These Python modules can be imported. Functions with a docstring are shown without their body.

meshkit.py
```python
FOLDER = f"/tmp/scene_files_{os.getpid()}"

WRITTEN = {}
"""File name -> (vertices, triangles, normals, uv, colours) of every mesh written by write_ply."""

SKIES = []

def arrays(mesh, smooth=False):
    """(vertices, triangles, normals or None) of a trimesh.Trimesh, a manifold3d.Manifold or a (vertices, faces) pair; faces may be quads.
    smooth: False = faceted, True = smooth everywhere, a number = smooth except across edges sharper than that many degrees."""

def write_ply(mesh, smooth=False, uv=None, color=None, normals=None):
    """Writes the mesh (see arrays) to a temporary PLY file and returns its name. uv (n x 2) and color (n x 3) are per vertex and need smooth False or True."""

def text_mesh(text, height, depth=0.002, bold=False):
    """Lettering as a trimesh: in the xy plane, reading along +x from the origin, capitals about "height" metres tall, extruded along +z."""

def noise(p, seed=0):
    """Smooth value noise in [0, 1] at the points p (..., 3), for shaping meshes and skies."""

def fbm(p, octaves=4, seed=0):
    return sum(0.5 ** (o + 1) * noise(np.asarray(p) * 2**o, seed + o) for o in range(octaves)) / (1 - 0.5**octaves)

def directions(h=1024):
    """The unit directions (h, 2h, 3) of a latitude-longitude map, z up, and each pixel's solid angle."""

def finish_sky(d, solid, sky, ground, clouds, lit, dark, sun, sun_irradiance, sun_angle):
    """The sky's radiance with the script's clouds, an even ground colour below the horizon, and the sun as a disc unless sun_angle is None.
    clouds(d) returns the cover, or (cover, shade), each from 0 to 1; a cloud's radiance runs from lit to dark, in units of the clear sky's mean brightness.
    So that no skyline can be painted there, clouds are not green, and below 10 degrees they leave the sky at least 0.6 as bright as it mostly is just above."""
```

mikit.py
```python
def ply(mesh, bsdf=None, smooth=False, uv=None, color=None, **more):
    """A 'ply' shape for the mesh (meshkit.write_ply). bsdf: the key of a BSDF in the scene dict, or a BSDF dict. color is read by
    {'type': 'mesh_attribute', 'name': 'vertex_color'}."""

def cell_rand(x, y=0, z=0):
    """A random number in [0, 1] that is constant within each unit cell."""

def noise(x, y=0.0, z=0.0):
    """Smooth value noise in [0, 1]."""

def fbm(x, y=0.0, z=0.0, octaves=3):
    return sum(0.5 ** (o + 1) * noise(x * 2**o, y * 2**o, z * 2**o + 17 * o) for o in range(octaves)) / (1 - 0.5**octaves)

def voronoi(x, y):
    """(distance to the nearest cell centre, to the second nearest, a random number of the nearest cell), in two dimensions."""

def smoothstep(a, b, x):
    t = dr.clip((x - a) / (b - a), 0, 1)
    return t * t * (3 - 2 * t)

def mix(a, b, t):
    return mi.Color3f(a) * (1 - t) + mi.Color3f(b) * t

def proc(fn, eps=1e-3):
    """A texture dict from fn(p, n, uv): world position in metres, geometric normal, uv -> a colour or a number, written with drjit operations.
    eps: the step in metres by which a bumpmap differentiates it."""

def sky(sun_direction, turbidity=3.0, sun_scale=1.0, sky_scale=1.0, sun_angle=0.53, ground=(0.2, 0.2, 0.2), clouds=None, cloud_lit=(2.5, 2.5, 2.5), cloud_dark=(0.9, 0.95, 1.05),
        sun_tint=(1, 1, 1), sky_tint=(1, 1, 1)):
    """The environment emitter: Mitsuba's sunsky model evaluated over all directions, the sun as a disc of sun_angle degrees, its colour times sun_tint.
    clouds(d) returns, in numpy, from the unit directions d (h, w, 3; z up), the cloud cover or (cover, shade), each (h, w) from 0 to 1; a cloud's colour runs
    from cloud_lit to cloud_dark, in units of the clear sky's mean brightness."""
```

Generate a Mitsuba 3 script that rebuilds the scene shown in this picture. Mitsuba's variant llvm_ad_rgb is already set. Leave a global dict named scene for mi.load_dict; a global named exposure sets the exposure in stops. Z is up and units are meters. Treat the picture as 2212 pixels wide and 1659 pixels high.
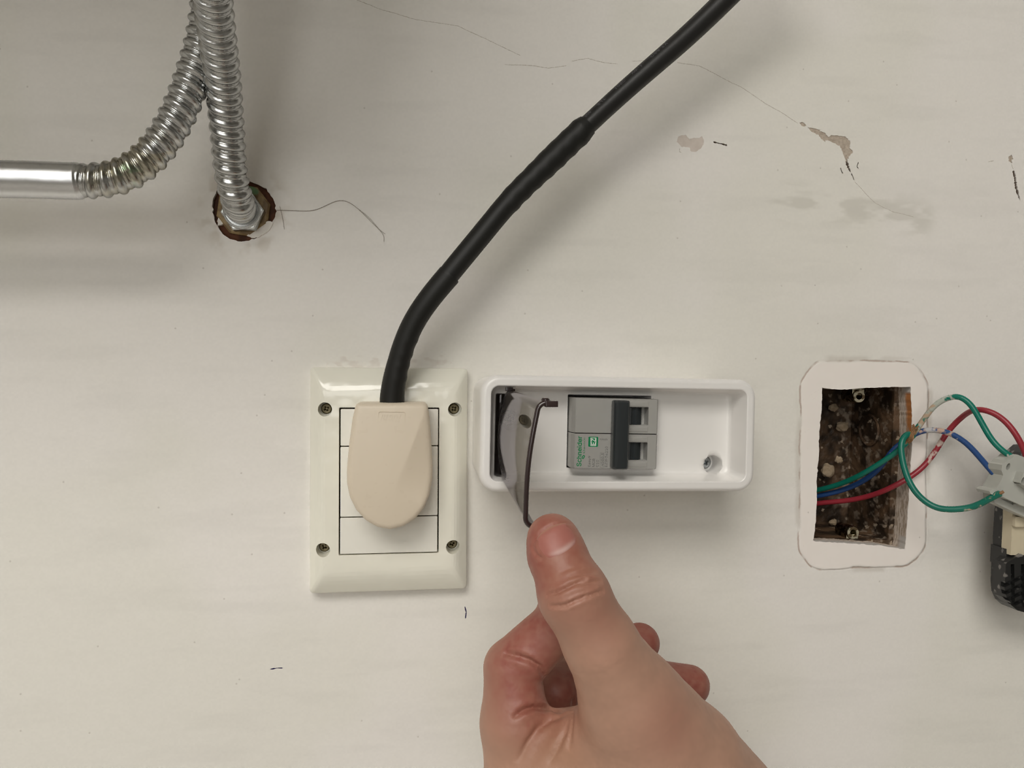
import math
import numpy as np
import trimesh
import shapely
from shapely.geometry import Polygon, LineString, Point
import manifold3d as m3
import drjit as dr
import mitsuba as mi
import mikit
import meshkit
from mikit import noise, fbm, voronoi, smoothstep, mix

T = mi.ScalarTransform4f
scene, labels = {}, {}

# ------------------------------------------------------------------ camera, lights, exposure
# Wall coordinates used below, in millimetres: u to the right, v up, w out of the wall towards the room.
# The origin is the foot of the camera on the wall, 1.30 m above the floor.  World: x = u, y = -w, z = v + 1.30 m.
FPIX, CX, CY, FOOT_X, FOOT_Y, DIST, Z0 = 1663.0, 1106.0, 829.5, 875.0, 800.0, 430.0, 1.30
_n = np.array([FOOT_X - CX, CY - FOOT_Y, FPIX]); _n /= np.linalg.norm(_n)
_z = np.array([0, 1, 0]) - _n[1] * _n; _z /= np.linalg.norm(_z)
_x = -np.cross(_n, _z); _x = _x if _x[0] > 0 else -_x
RCAM = np.stack([_x, _z, _n])
_fwd, _up = RCAM @ [0, 0, 1], RCAM @ [0, 1, 0]
EYE = np.array([0, -DIST / 1000, Z0])
W3 = lambda d: np.array([d[0], d[2], d[1]])          # (u, v, into the wall) -> world direction
scene['camera'] = {'type': 'perspective', 'fov_axis': 'x', 'fov': math.degrees(2 * math.atan(1106 / FPIX)),
                   'near_clip': 0.01, 'far_clip': 50.0,
                   'to_world': T().look_at(origin=EYE.tolist(), target=(EYE + W3(_fwd)).tolist(), up=W3(_up).tolist())}
exposure = 0.09
RX0, RX1, RY1, RZ1 = -1.9, 2.1, -2.4, 2.5
WINDOW_RADIANCE = (3.1, 3.1, 3.0)
LAMP_RADIANCE = (8.9, 8.6, 8.05)
WIN = dict(x=(-1.40, 0.10), z=(1.15, 2.3))
LAMP = dict(x=(-1.15, 0.05), y=(-2.25, -1.1))


def P(px, py, w=0.0):
    """The point at height w over the wall that the photograph's pixel (px, py) shows, in wall millimetres."""
    d = RCAM @ np.array([px - CX, CY - py, FPIX])
    return np.array([d[0], d[1], 0]) * (DIST - w) / d[2] + [0, 0, w]


def PP(pts, w=None):
    return np.array([P(*p) if w is None else P(p[0], p[1], w) for p in pts])


def world(v):
    v = np.asarray(v, float)
    return np.stack([v[:, 0], -v[:, 2], v[:, 1] + 1000 * Z0], 1) / 1000


_taken = set()


def numbered(name):
    if name not in _taken:
        _taken.add(name); return name
    k = 1
    while f'{name}_{k:03d}' in _taken:
        k += 1
    _taken.add(f'{name}_{k:03d}')
    return f'{name}_{k:03d}'


def tm(mesh):
    if isinstance(mesh, trimesh.Trimesh):
        return mesh
    if hasattr(mesh, 'to_mesh'):
        m = mesh.to_mesh()
        return trimesh.Trimesh(np.array(m.vert_properties[:, :3]), np.array(m.tri_verts), process=False)
    v, f = mesh
    f = np.asarray(f, int)
    if f.shape[1] == 4:
        f = np.vstack([f[:, [0, 1, 2]], f[:, [0, 2, 3]]])
    return trimesh.Trimesh(np.asarray(v, float), f, process=False)


def obj(name, mesh, bsdf, parent=None, smooth=32, color=None, label=None, **more):
    """ONE entry of the scene from a mesh in wall millimetres."""
    key = numbered(f'{parent}__{name}' if parent else name)
    m = tm(mesh)
    scene[key] = mikit.ply((world(m.vertices), m.faces), bsdf, smooth, color=color, **more)
    if label:
        labels.setdefault(key, {})['label'] = label
    return key


def thing(name, label, cat, group=None):
    key = numbered(name)
    labels[key] = {'label': label, 'category': cat}
    if group:
        labels[key]['group'] = group
    return key


def struct(name, mesh, bsdf, label=None, smooth=False, **more):
    k = obj(name, mesh, bsdf, smooth=smooth, **more)
    labels[k] = {'kind': 'structure', 'label': label, 'category': name.split('_')[0]}
    return k


# ------------------------------------------------------------------ mesh tools (wall millimetres)
def join(*ms):
    return trimesh.util.concatenate([tm(m) for m in ms])


def to_man(m):
    m = tm(m)
    return m3.Manifold(m3.Mesh(np.asarray(m.vertices, np.float32), np.asarray(m.faces, np.uint32)))


def placed(m, at=(0, 0, 0), rot=0.0, R=None):
    m = tm(m).copy()
    M = np.eye(4)
    if R is None:
        a = math.radians(rot)
        R = np.array([[math.cos(a), -math.sin(a), 0], [math.sin(a), math.cos(a), 0], [0, 0, 1]])
    M[:3, :3] = R; M[:3, 3] = at
    m.apply_transform(M)
    return m


def rrect(w, h, r, n=7):
    """Outline of a rounded rectangle about the origin, counter-clockwise, always 4 n points."""
    r = max(min(r, w / 2 - 1e-4, h / 2 - 1e-4), 1e-4)
    pts = []
    for cx, cy, a0 in ((w / 2 - r, h / 2 - r, 0), (-w / 2 + r, h / 2 - r, 90), (-w / 2 + r, -h / 2 + r, 180), (w / 2 - r, -h / 2 + r, 270)):
        for k in range(n):
            a = math.radians(a0 + 90 * k / (n - 1))
            pts.append((cx + r * math.cos(a), cy + r * math.sin(a)))
    return np.array(pts)


def loft(rings, caps=True):
    """rings: list of (n, 3) loops of equal n, bottom first, counter-clockwise seen from +w."""
    rings = [np.asarray(r, float) for r in rings]
    n, V, F = len(rings[0]), np.vstack(rings), []
    i = np.arange(n); j = (i + 1) % n
    for k in range(len(rings) - 1):
        a, b = k * n, (k + 1) * n
        F += [np.stack([a + i, a + j, b + j], 1), np.stack([a + i, b + j, b + i], 1)]
    if caps:
        V = np.vstack([V, rings[0].mean(0), rings[-1].mean(0)])
        c0, c1 = len(V) - 2, len(V) - 1
        F += [np.stack([j, i, np.full(n, c0)], 1), np.stack([(len(rings) - 1) * n + i, (len(rings) - 1) * n + j, np.full(n, c1)], 1)]
    return trimesh.Trimesh(V, np.vstack(F), process=False)


def rloft(*secs, n=7):
    """sections (width, height, corner radius, w[, dx, dy])"""
    out = []
    for s in secs:
        p = rrect(s[0], s[1], s[2], n)
        if len(s) > 4:
            p = p + [s[4], s[5]]
        out.append(np.column_stack([p, np.full(len(p), s[3])]))
    return loft(out)


def rbox(w, h, d, r=0.6, edge=0.5, at=(0, 0, 0), rot=0):
    """Box w x h, from 0 to d along w, with rounded vertical corners and a chamfered top and bottom."""
    e = min(edge, d / 2.2)
    k = 0.3 * e
    m = rloft((w - 2 * e, h - 2 * e, max(r - e, .05), 0), (w - 2 * k, h - 2 * k, max(r - k, .05), k), (w, h, r, e), (w, h, r, d - e), (w - 2 * k, h - 2 * k, max(r - k, .05), d - k), (w - 2 * e, h - 2 * e, max(r - e, .05), d), n=5)
    return placed(m, at, rot)


def extrude(poly, z0, z1):
    polys = getattr(poly, 'geoms', [poly])
    out = []
    for g in polys:
        if g.is_empty or g.area < 1e-4:
            continue
        m = trimesh.creation.extrude_polygon(g, z1 - z0, engine='earcut')
        m.apply_translation([0, 0, z0]); out.append(m)
    return trimesh.util.concatenate(out)


def lathe(profile, n=40, at=(0, 0, 0), axis=(0, 0, 1)):
    """profile: (radius, height) pairs, bottom first, turned about axis."""
    a = np.arange(n) * 2 * np.pi / n
    m = loft([np.column_stack([r * np.cos(a), r * np.sin(a), np.full(n, h)]) for r, h in profile])
    axis = np.asarray(axis, float) / np.linalg.norm(axis)
    m.apply_transform(trimesh.geometry.align_vectors([0, 0, 1], axis))
    m.apply_translation(at)
    return m


def spline(pts, step=1.0, smooth=True):
    """Points about every step mm along a smooth curve through pts (any number of columns)."""
    from scipy.interpolate import CubicSpline, PchipInterpolator
    pts = np.asarray(pts, float)
    t = np.r_[0, np.cumsum(np.maximum(np.linalg.norm(np.diff(pts[:, :3], axis=0), axis=1), 1e-6) ** 0.5)]
    cs = CubicSpline(t, pts[:, :3], bc_type='natural')
    tt = np.linspace(0, t[-1], 600)
    d = np.r_[0, np.cumsum(np.linalg.norm(np.diff(cs(tt), axis=0), axis=1))]
    n = max(int(d[-1] / step), 2)
    ts = np.interp(np.linspace(0, d[-1], n + 1), d, tt)
    out = cs(ts)
    if pts.shape[1] > 3:
        out = np.hstack([out, PchipInterpolator(t, pts[:, 3:])(ts)])
    return out


def frames(c):
    """Tangents and two parallel-transported normals of a curve; the first normal starts towards +w."""
    t = np.gradient(c, axis=0); t /= np.linalg.norm(t, axis=1, keepdims=True)
    n = np.zeros_like(t)
    v = np.array([0, 0, 1.0]) - t[0] * t[0][2]
    if np.linalg.norm(v) < 1e-3:
        v = np.array([0, 1.0, 0]) - t[0] * t[0][1]
    n[0] = v / np.linalg.norm(v)
    for k in range(1, len(c)):
        v = n[k - 1] - t[k] * (n[k - 1] @ t[k])
        n[k] = v / np.linalg.norm(v)
    return t, n, np.cross(t, n)


def tube(c, radius, sides=18, cap=True, squash=1.0):
    """Tube along the points c; radius a number, an array per point, or a function (arc length, angles) -> radii."""
    t, n, b = frames(c)
    s = np.r_[0, np.cumsum(np.linalg.norm(np.diff(c, axis=0), axis=1))]
    a = np.arange(sides) * 2 * np.pi / sides
    R = radius(s[:, None], a[None]) if callable(radius) else np.broadcast_to(np.reshape(radius, (-1, 1)), (len(c), sides))
    rings = [c[k] + R[k][:, None] * (np.cos(a)[:, None] * n[k] * squash + np.sin(a)[:, None] * b[k]) for k in range(len(c))]
    return loft(rings, cap)


def text(string, cap, length=None, depth=0.06, bold=False, rot=0.0, at=(0, 0, 0), slant=0.0):
    """Flat lettering, capitals cap mm tall, squeezed to the given length, reading along rot degrees from at."""
    m = meshkit.text_mesh(string, cap, depth, bold)
    if length:
        m.apply_scale([length / m.extents[0], 1, 1])
    if slant:
        m.vertices[:, 0] += slant * m.vertices[:, 1]
    return placed(m, at, rot)


rng = np.random.default_rng(7)


def jag(pts, amp=0.25, step=0.6, seed=1):
    """A polygon with a ragged edge, from corner points in wall mm."""
    g = Polygon(np.asarray(pts)[:, :2]).buffer(0)
    g = max(getattr(g, 'geoms', [g]), key=lambda q: q.area)
    L = g.exterior.length
    p = np.array([g.exterior.interpolate(d).coords[0] for d in np.arange(0, L, step)])
    r = np.random.default_rng(seed)
    p = p + r.normal(0, amp, p.shape)
    return Polygon(p).buffer(0.02).buffer(0)


def ribbon(pts, width, seed=1, amp=0.12, step=0.7):
    """A ragged thin strip along a pixel polyline on the wall; width in mm, a number or one per point."""
    q = PP(pts, 0)[:, :2]
    wd = np.broadcast_to(width, len(q)).astype(float)
    s = np.r_[0, np.cumsum(np.linalg.norm(np.diff(q, axis=0), axis=1))]
    ss = np.arange(0, s[-1], step)
    c = np.stack([np.interp(ss, s, q[:, k]) for k in (0, 1)], 1)
    r = np.random.default_rng(seed)
    c = c + np.cumsum(r.normal(0, amp, c.shape), 0) * 0.35
    w2 = np.interp(ss, s, wd) / 2 * r.uniform(0.5, 1.4, len(ss))
    w2[0] = w2[-1] = 0.02
    d = np.gradient(c, axis=0); d /= np.linalg.norm(d, axis=1, keepdims=True) + 1e-9
    nn = np.stack([-d[:, 1], d[:, 0]], 1)
    return Polygon(np.vstack([c + nn * w2[:, None], (c - nn * w2[:, None])[::-1]])).buffer(0.01)


# ------------------------------------------------------------------ materials
def rgb(*c):
    return {'type': 'rgb', 'value': list(c)}


def plastic(key, color, rough=0.3, spec=0.5, **more):
    scene[key] = {'type': 'twosided', 'b': {'type': 'principled', 'base_color': color if isinstance(color, dict) else rgb(*color), 'roughness': rough, 'specular': spec, **more}}


def bumped(key, color, bump, eps=2e-4, rough=0.5, spec=0.4, **more):
    scene[key] = {'type': 'twosided', 'b': {'type': 'bumpmap', 'tex': mikit.proc(bump, eps), 'scale': 1.0,
                  'b': {'type': 'principled', 'base_color': color if isinstance(color, dict) else rgb(*color), 'roughness': rough, 'specular': spec, **more}}}


def uv_of(p):
    return p.x * 1000.0, (p.z - Z0) * 1000.0


def seg(u, v, a, b):
    ax, ay = float(a[0]), float(a[1]); bx, by = float(b[0] - a[0]), float(b[1] - a[1])
    t = dr.clip(((u - ax) * bx + (v - ay) * by) / (bx * bx + by * by + 1e-9), 0, 1)
    return dr.sqrt(dr.square(u - ax - t * bx) + dr.square(v - ay - t * by) + 1e-9)


CAV_C = np.array([274.4, -56.2]); CAV_W, CAV_H = 83.0, 125.5      # patched plaster round the cavity
HOLE_C = P(526, 454, 0)[:2]
PLATE_C = np.array([-8.35, -59.5])
SMUDGE = [P(1700, 435, 0), P(1900, 455, 0), P(1985, 470, 0)]


def rr_dist(u, v, c, w, h, r):
    qx, qy = dr.abs(u - float(c[0])) - (w / 2 - r), dr.abs(v - float(c[1])) - (h / 2 - r)
    return dr.sqrt(dr.square(dr.maximum(qx, 0)) + dr.square(dr.maximum(qy, 0))) + dr.minimum(dr.maximum(qx, qy), 0) - r


def wall_color(p, n, uv):
    u, v = uv_of(p)
    w = -p.y * 1000.0
    big = fbm(u * 0.012 + 5, v * 0.012 + 9, 0.0, 3)
    col = mix((0.675, 0.655, 0.605), (0.700, 0.675, 0.640), smoothstep(0.35, 0.65, big))
    streak = fbm(u * 0.02 + 40, v * 0.11, 3.0, 3)
    col = col * (1 - 0.035 * smoothstep(0.5, 0.8, streak))
    fine = fbm(u * 0.9, v * 0.9, 1.0, 2)
    col = col * (0.975 + 0.05 * fine)
    # grey wipe marks right of the peeled crack
    d = dr.minimum(seg(u, v, SMUDGE[0], SMUDGE[1]), seg(u, v, SMUDGE[1], SMUDGE[2]))
    k = smoothstep(16, 3, d) * smoothstep(0.42, 0.66, fbm(u * 0.06, v * 0.16, 2.0, 3))
    col = mix(col, (0.46, 0.44, 0.39), 0.45 * k)
    # the patched plaster round the cavity and its cracked outline
    wob = (fbm(u * 0.07, v * 0.07, 8.0, 4) - 0.5) * 3.2
    d = rr_dist(u, v, CAV_C, CAV_W, CAV_H, 17.0) + wob
    col = mix(col, (0.745, 0.695, 0.655), smoothstep(1.0, -2.5, d) * smoothstep(-2, 0.5, w))
    brk = smoothstep(0.40, 0.62, fbm(u * 0.13 + 3, v * 0.13, 6.0, 3))
    ln = smoothstep(0.8, 0.15, dr.abs(d)) * (0.10 + 0.9 * brk)
    col = mix(col, (0.34, 0.25, 0.20), ln * 0.75)
    ln2 = smoothstep(2.8, 0.3, dr.abs(d - 1.0)) * smoothstep(0.45, 0.6, fbm(u * 0.05, v * 0.05, 16.0, 2))
    col = mix(col, (0.45, 0.41, 0.36), ln2 * 0.4)
    # dirt round the hose fitting
    r = dr.sqrt(dr.square(u - float(HOLE_C[0])) + dr.square(v - float(HOLE_C[1])))
    dirt = smoothstep(30, 15, r) * smoothstep(0.42, 0.7, fbm(u * 0.12, v * 0.12, 4.0, 3))
    col = mix(col, (0.42, 0.36, 0.28), 0.55 * dirt)
    # old paint line over the socket plate
    d = dr.maximum(dr.abs(v - 4.5) - 2.2, dr.abs(u + 9) - 34) + (fbm(u * 0.2, v * 0.35, 7.0, 2) - 0.5) * 5
    col = mix(col, (0.52, 0.46, 0.41), 0.38 * smoothstep(0.6, -0.6, d) * smoothstep(0.3, 0.62, fbm(u * 0.25, v * 0.3, 9.0, 2)))
    # specks
    f1, f2, rnd = voronoi(u * 0.045 + 3, v * 0.045 + 7)
    col = mix(col, (0.32, 0.29, 0.25), 0.4 * smoothstep(0.032, 0.012, f1) * smoothstep(0.8, 0.82, rnd))
    # broken edge of the wall inside the cavity and holes: bare mortar and brick
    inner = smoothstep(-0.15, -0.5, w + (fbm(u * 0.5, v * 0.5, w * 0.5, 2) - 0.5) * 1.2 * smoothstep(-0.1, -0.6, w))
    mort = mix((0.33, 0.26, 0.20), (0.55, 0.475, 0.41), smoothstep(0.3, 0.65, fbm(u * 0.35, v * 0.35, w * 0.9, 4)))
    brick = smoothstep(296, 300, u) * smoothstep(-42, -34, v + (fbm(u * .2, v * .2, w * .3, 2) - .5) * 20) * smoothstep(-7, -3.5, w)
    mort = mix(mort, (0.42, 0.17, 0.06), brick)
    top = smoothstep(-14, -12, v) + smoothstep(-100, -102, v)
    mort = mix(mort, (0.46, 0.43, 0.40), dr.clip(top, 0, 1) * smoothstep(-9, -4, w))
    return mix(col, mort, inner)


def wall_bump(p, n, uv):
    u, v = uv_of(p)
    h = 0.00030 * fbm(u * 0.05, v * 0.09, 0.0, 3) + 0.00003 * fbm(u * 0.5, v * 0.5, 2.0, 2)
    wob = (fbm(u * 0.07, v * 0.07, 8.0, 4) - 0.5) * 3.2
    d = rr_dist(u, v, CAV_C, CAV_W, CAV_H, 17.0) + wob
    h -= 0.0004 * smoothstep(0.8, 0.0, dr.abs(d))
    h += 0.0005 * smoothstep(1.5, -1.5, d)
    return h


bumped('m_wall', mikit.proc(wall_color), wall_bump, eps=5e-4, rough=0.55, spec=0.25)
plastic('m_room', (0.36, 0.35, 0.33), 0.8, 0.1)
plastic('m_floor', (0.42, 0.40, 0.37), 0.6, 0.3)
plastic('m_heater', (0.62, 0.61, 0.58), 0.3, 0.5)
plastic('m_bare', mikit.proc(lambda p, n, uv: mix((0.30, 0.25, 0.20), (0.50, 0.43, 0.36), fbm(p.x * 900, p.z * 900, 3.0, 3))), 0.8, 0.1)
plastic('m_pale', mikit.proc(lambda p, n, uv: mix((0.52, 0.46, 0.41), (0.58, 0.52, 0.47), fbm(p.x * 500, p.z * 500, 1.0, 2))), 0.7, 0.1)
plastic('m_crack', (0.075, 0.055, 0.042), 0.9, 0.1)
plastic('m_hair', (0.47, 0.44, 0.395), 0.9, 0.1)
plastic('m_ink', (0.022, 0.018, 0.06), 0.5, 0.2)
plastic('m_fibre', (0.27, 0.24, 0.21), 0.6, 0.2)


def soft_bump(scale, amp):
    def f(p, n, uv):
        return amp * fbm(p.x * scale, p.y * scale, p.z * scale, 2)
    return f


bumped('m_plate', (0.70, 0.685, 0.60), soft_bump(160, 0.00028), rough=0.14, spec=0.55)
plastic('m_module', (0.68, 0.665, 0.605), 0.32, 0.5)
plastic('m_gap', (0.035, 0.03, 0.022), 0.8, 0.1)


def plug_color(p, n, uv):
    s = smoothstep(0.70, 0.78, fbm(p.x * 420, p.y * 420, p.z * 420, 2))
    return mix((0.58, 0.505, 0.40), (0.52, 0.44, 0.34), 0.2 * s)


plastic('m_plug', mikit.proc(plug_color), 0.42, 0.4)
bumped('m_rubber', (0.012, 0.0115, 0.011), soft_bump(900, 0.00002), rough=0.42, spec=0.4)
plastic('m_sleeve', (0.009, 0.009, 0.008), 0.5, 0.35)
plastic('m_print', (0.095, 0.095, 0.105), 0.6, 0.3)
plastic('m_white', (0.655, 0.64, 0.62), 0.27, 0.5)
plastic('m_breaker', (0.285, 0.28, 0.262), 0.38, 0.4)
plastic('m_charcoal', (0.020, 0.024, 0.026), 0.33, 0.5)
plastic('m_green_print', (0.0, 0.165, 0.055), 0.5, 0.3)
plastic('m_grey_print', (0.085, 0.085, 0.082), 0.6, 0.2)
plastic('m_white_print', (0.62, 0.64, 0.60), 0.6, 0.2)
scene['m_smoke'] = {'type': 'thindielectric', 'int_ior': 1.5, 'specular_transmittance': rgb(0.15, 0.138, 0.115), 'specular_reflectance': rgb(0.47, 0.45, 0.46)}
plastic('m_smoke_edge', (0.022, 0.012, 0.012), 0.14, 0.6)


def metal(key, color, rough, bump=None, **more):
    b = {'type': 'roughconductor', 'alpha': rough, 'specular_reflectance': color if isinstance(color, dict) else rgb(*color), 'material': 'none'}
    if bump:
        b = {'type': 'bumpmap', 'tex': mikit.proc(bump, 2e-4), 'scale': 1.0, 'b': b}
    scene[key] = {'type': 'twosided', 'b': b}


STAIN = PP([(335, 330), (275, 375), (240, 385)], 60)


def hose_color(p, n, uv):
    u, v = uv_of(p)
    d = dr.minimum(seg(u, v, STAIN[0], STAIN[1]), seg(u, v, STAIN[1], STAIN[2]))
    k = smoothstep(13, 4, d) * smoothstep(0.35, 0.6, fbm(u * 0.22, v * 0.22, p.y * 200, 3))
    col = mix((0.50, 0.505, 0.50), (0.34, 0.30, 0.19), 0.6 * k)
    g = smoothstep(5, 1, seg(u, v, STAIN[1], STAIN[1] + np.array([5, -2, 0])))
    return mix(col, (0.25, 0.42, 0.25), 0.55 * g * smoothstep(0.4, 0.6, fbm(u * 0.4, v * 0.4, 1.0, 2)))


metal('m_steel', mikit.proc(hose_color), 0.085)
metal('m_pipe', (0.66, 0.67, 0.68), 0.13, soft_bump(140, 0.00016))
metal('m_nut', (0.60, 0.62, 0.62), 0.2)
metal('m_brass', (0.20, 0.175, 0.115), 0.32)
metal('m_zinc', (0.42, 0.44, 0.45), 0.25)
metal('m_lug', mikit.proc(lambda p, n, uv: mix((0.16, 0.12, 0.07), (0.62, 0.58, 0.44), smoothstep(0.42, 0.6, fbm(p.x * 500, p.y * 500, p.z * 500, 2)))), 0.4)


def rust_color(p, n, uv):
    u, v = uv_of(p)
    a = fbm(u * 0.22, v * 0.22, 2.0, 3)
    return mix((0.055, 0.024, 0.014), (0.105, 0.042, 0.022), smoothstep(0.35, 0.65, a))


def brassrust_color(p, n, uv):
    u, v = uv_of(p)
    a = fbm(u * 0.3, v * 0.3, 5.0, 3)
    col = mix((0.15, 0.095, 0.04), (0.27, 0.19, 0.09), smoothstep(0.35, 0.65, a))
    c = HOLE_C
    g = smoothstep(2.2, 1.0, seg(u, v, (c[0] + 0.5, c[1] + 14.0), (c[0] + 6.5, c[1] + 9.8)))
    return mix(col, (0.115, 0.21, 0.10), g)


plastic('m_rust', mikit.proc(rust_color), 0.75, 0.2)
plastic('m_oldbrass', mikit.proc(brassrust_color), 0.5, 0.4)
plastic('m_plaster', mikit.proc(lambda p, n, uv: mix((0.66, 0.63, 0.585), (0.75, 0.715, 0.67), fbm(p.x * 300, p.z * 300, 1.0, 2))), 0.8, 0.1)


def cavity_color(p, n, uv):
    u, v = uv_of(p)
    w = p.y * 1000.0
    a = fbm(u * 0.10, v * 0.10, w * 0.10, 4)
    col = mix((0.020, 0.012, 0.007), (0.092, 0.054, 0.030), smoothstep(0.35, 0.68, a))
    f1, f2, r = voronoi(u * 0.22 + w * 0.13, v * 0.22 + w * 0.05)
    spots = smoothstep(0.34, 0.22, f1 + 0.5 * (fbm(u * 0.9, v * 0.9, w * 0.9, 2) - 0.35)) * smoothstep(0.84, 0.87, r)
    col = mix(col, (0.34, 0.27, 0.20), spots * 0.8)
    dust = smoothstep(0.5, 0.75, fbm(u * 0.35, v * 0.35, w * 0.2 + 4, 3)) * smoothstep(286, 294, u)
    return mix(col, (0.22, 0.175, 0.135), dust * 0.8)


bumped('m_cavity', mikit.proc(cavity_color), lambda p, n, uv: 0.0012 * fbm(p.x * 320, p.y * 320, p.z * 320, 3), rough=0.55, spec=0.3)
plastic('m_mortar', mikit.proc(lambda p, n, uv: mix((0.20, 0.14, 0.085), (0.40, 0.32, 0.23), fbm(p.x * 400, p.y * 400, p.z * 400, 2))), 0.9, 0.1)


def wire_mat(key, color, paint, u_from, u_to, amount):
    def f(p, n, uv):
        u, v = uv_of(p)
        k = smoothstep(u_from - 1.5, u_from + 1.5, u) * smoothstep(u_to + 2.5, u_to - 2, u) * amount
        s = smoothstep(0.76 - 0.44 * k, 0.84 - 0.34 * k, fbm(u * 0.35, v * 0.35, p.y * 350, 3))
        c = mix(paint, (0.50, 0.34, 0.24), smoothstep(0.5, 0.7, fbm(u * 0.25 + 9, v * 0.25, 1.0, 2)))
        return c * (s * 0.85) + mi.Color3f(color) * (1 - s * 0.85)
    plastic(key, mikit.proc(f), 0.36, 0.45)


wire_mat('m_wire_green', (0.0, 0.135, 0.095), (0.46, 0.46, 0.41), 301, 312.5, 1.0)
wire_mat('m_wire_teal', (0.004, 0.125, 0.088), (0.30, 0.30, 0.24), 300, 318, 0.35)
wire_mat('m_wire_blue', (0.014, 0.052, 0.165), (0.47, 0.45, 0.43), 302, 317, 0.9)
wire_mat('m_wire_red', (0.25, 0.021, 0.032), (0.50, 0.42, 0.37), 311, 319, 0.9)
plastic('m_copper', mikit.proc(lambda p, n, uv: mix((0.12, 0.055, 0.022), (0.30, 0.17, 0.08), fbm(p.x * 900, p.y * 900, p.z * 900, 2))), 0.6, 0.3)
plastic('m_terminal', (0.36, 0.362, 0.33), 0.36, 0.5)
plastic('m_frame_black', mikit.proc(lambda p, n, uv: mix((0.012, 0.012, 0.012), (0.16, 0.15, 0.14), smoothstep(0.66, 0.78, fbm(p.x * 260, p.z * 260, p.y * 260, 3)))), 0.38, 0.5)
plastic('m_cream', (0.50, 0.44, 0.32), 0.5, 0.3)

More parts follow.
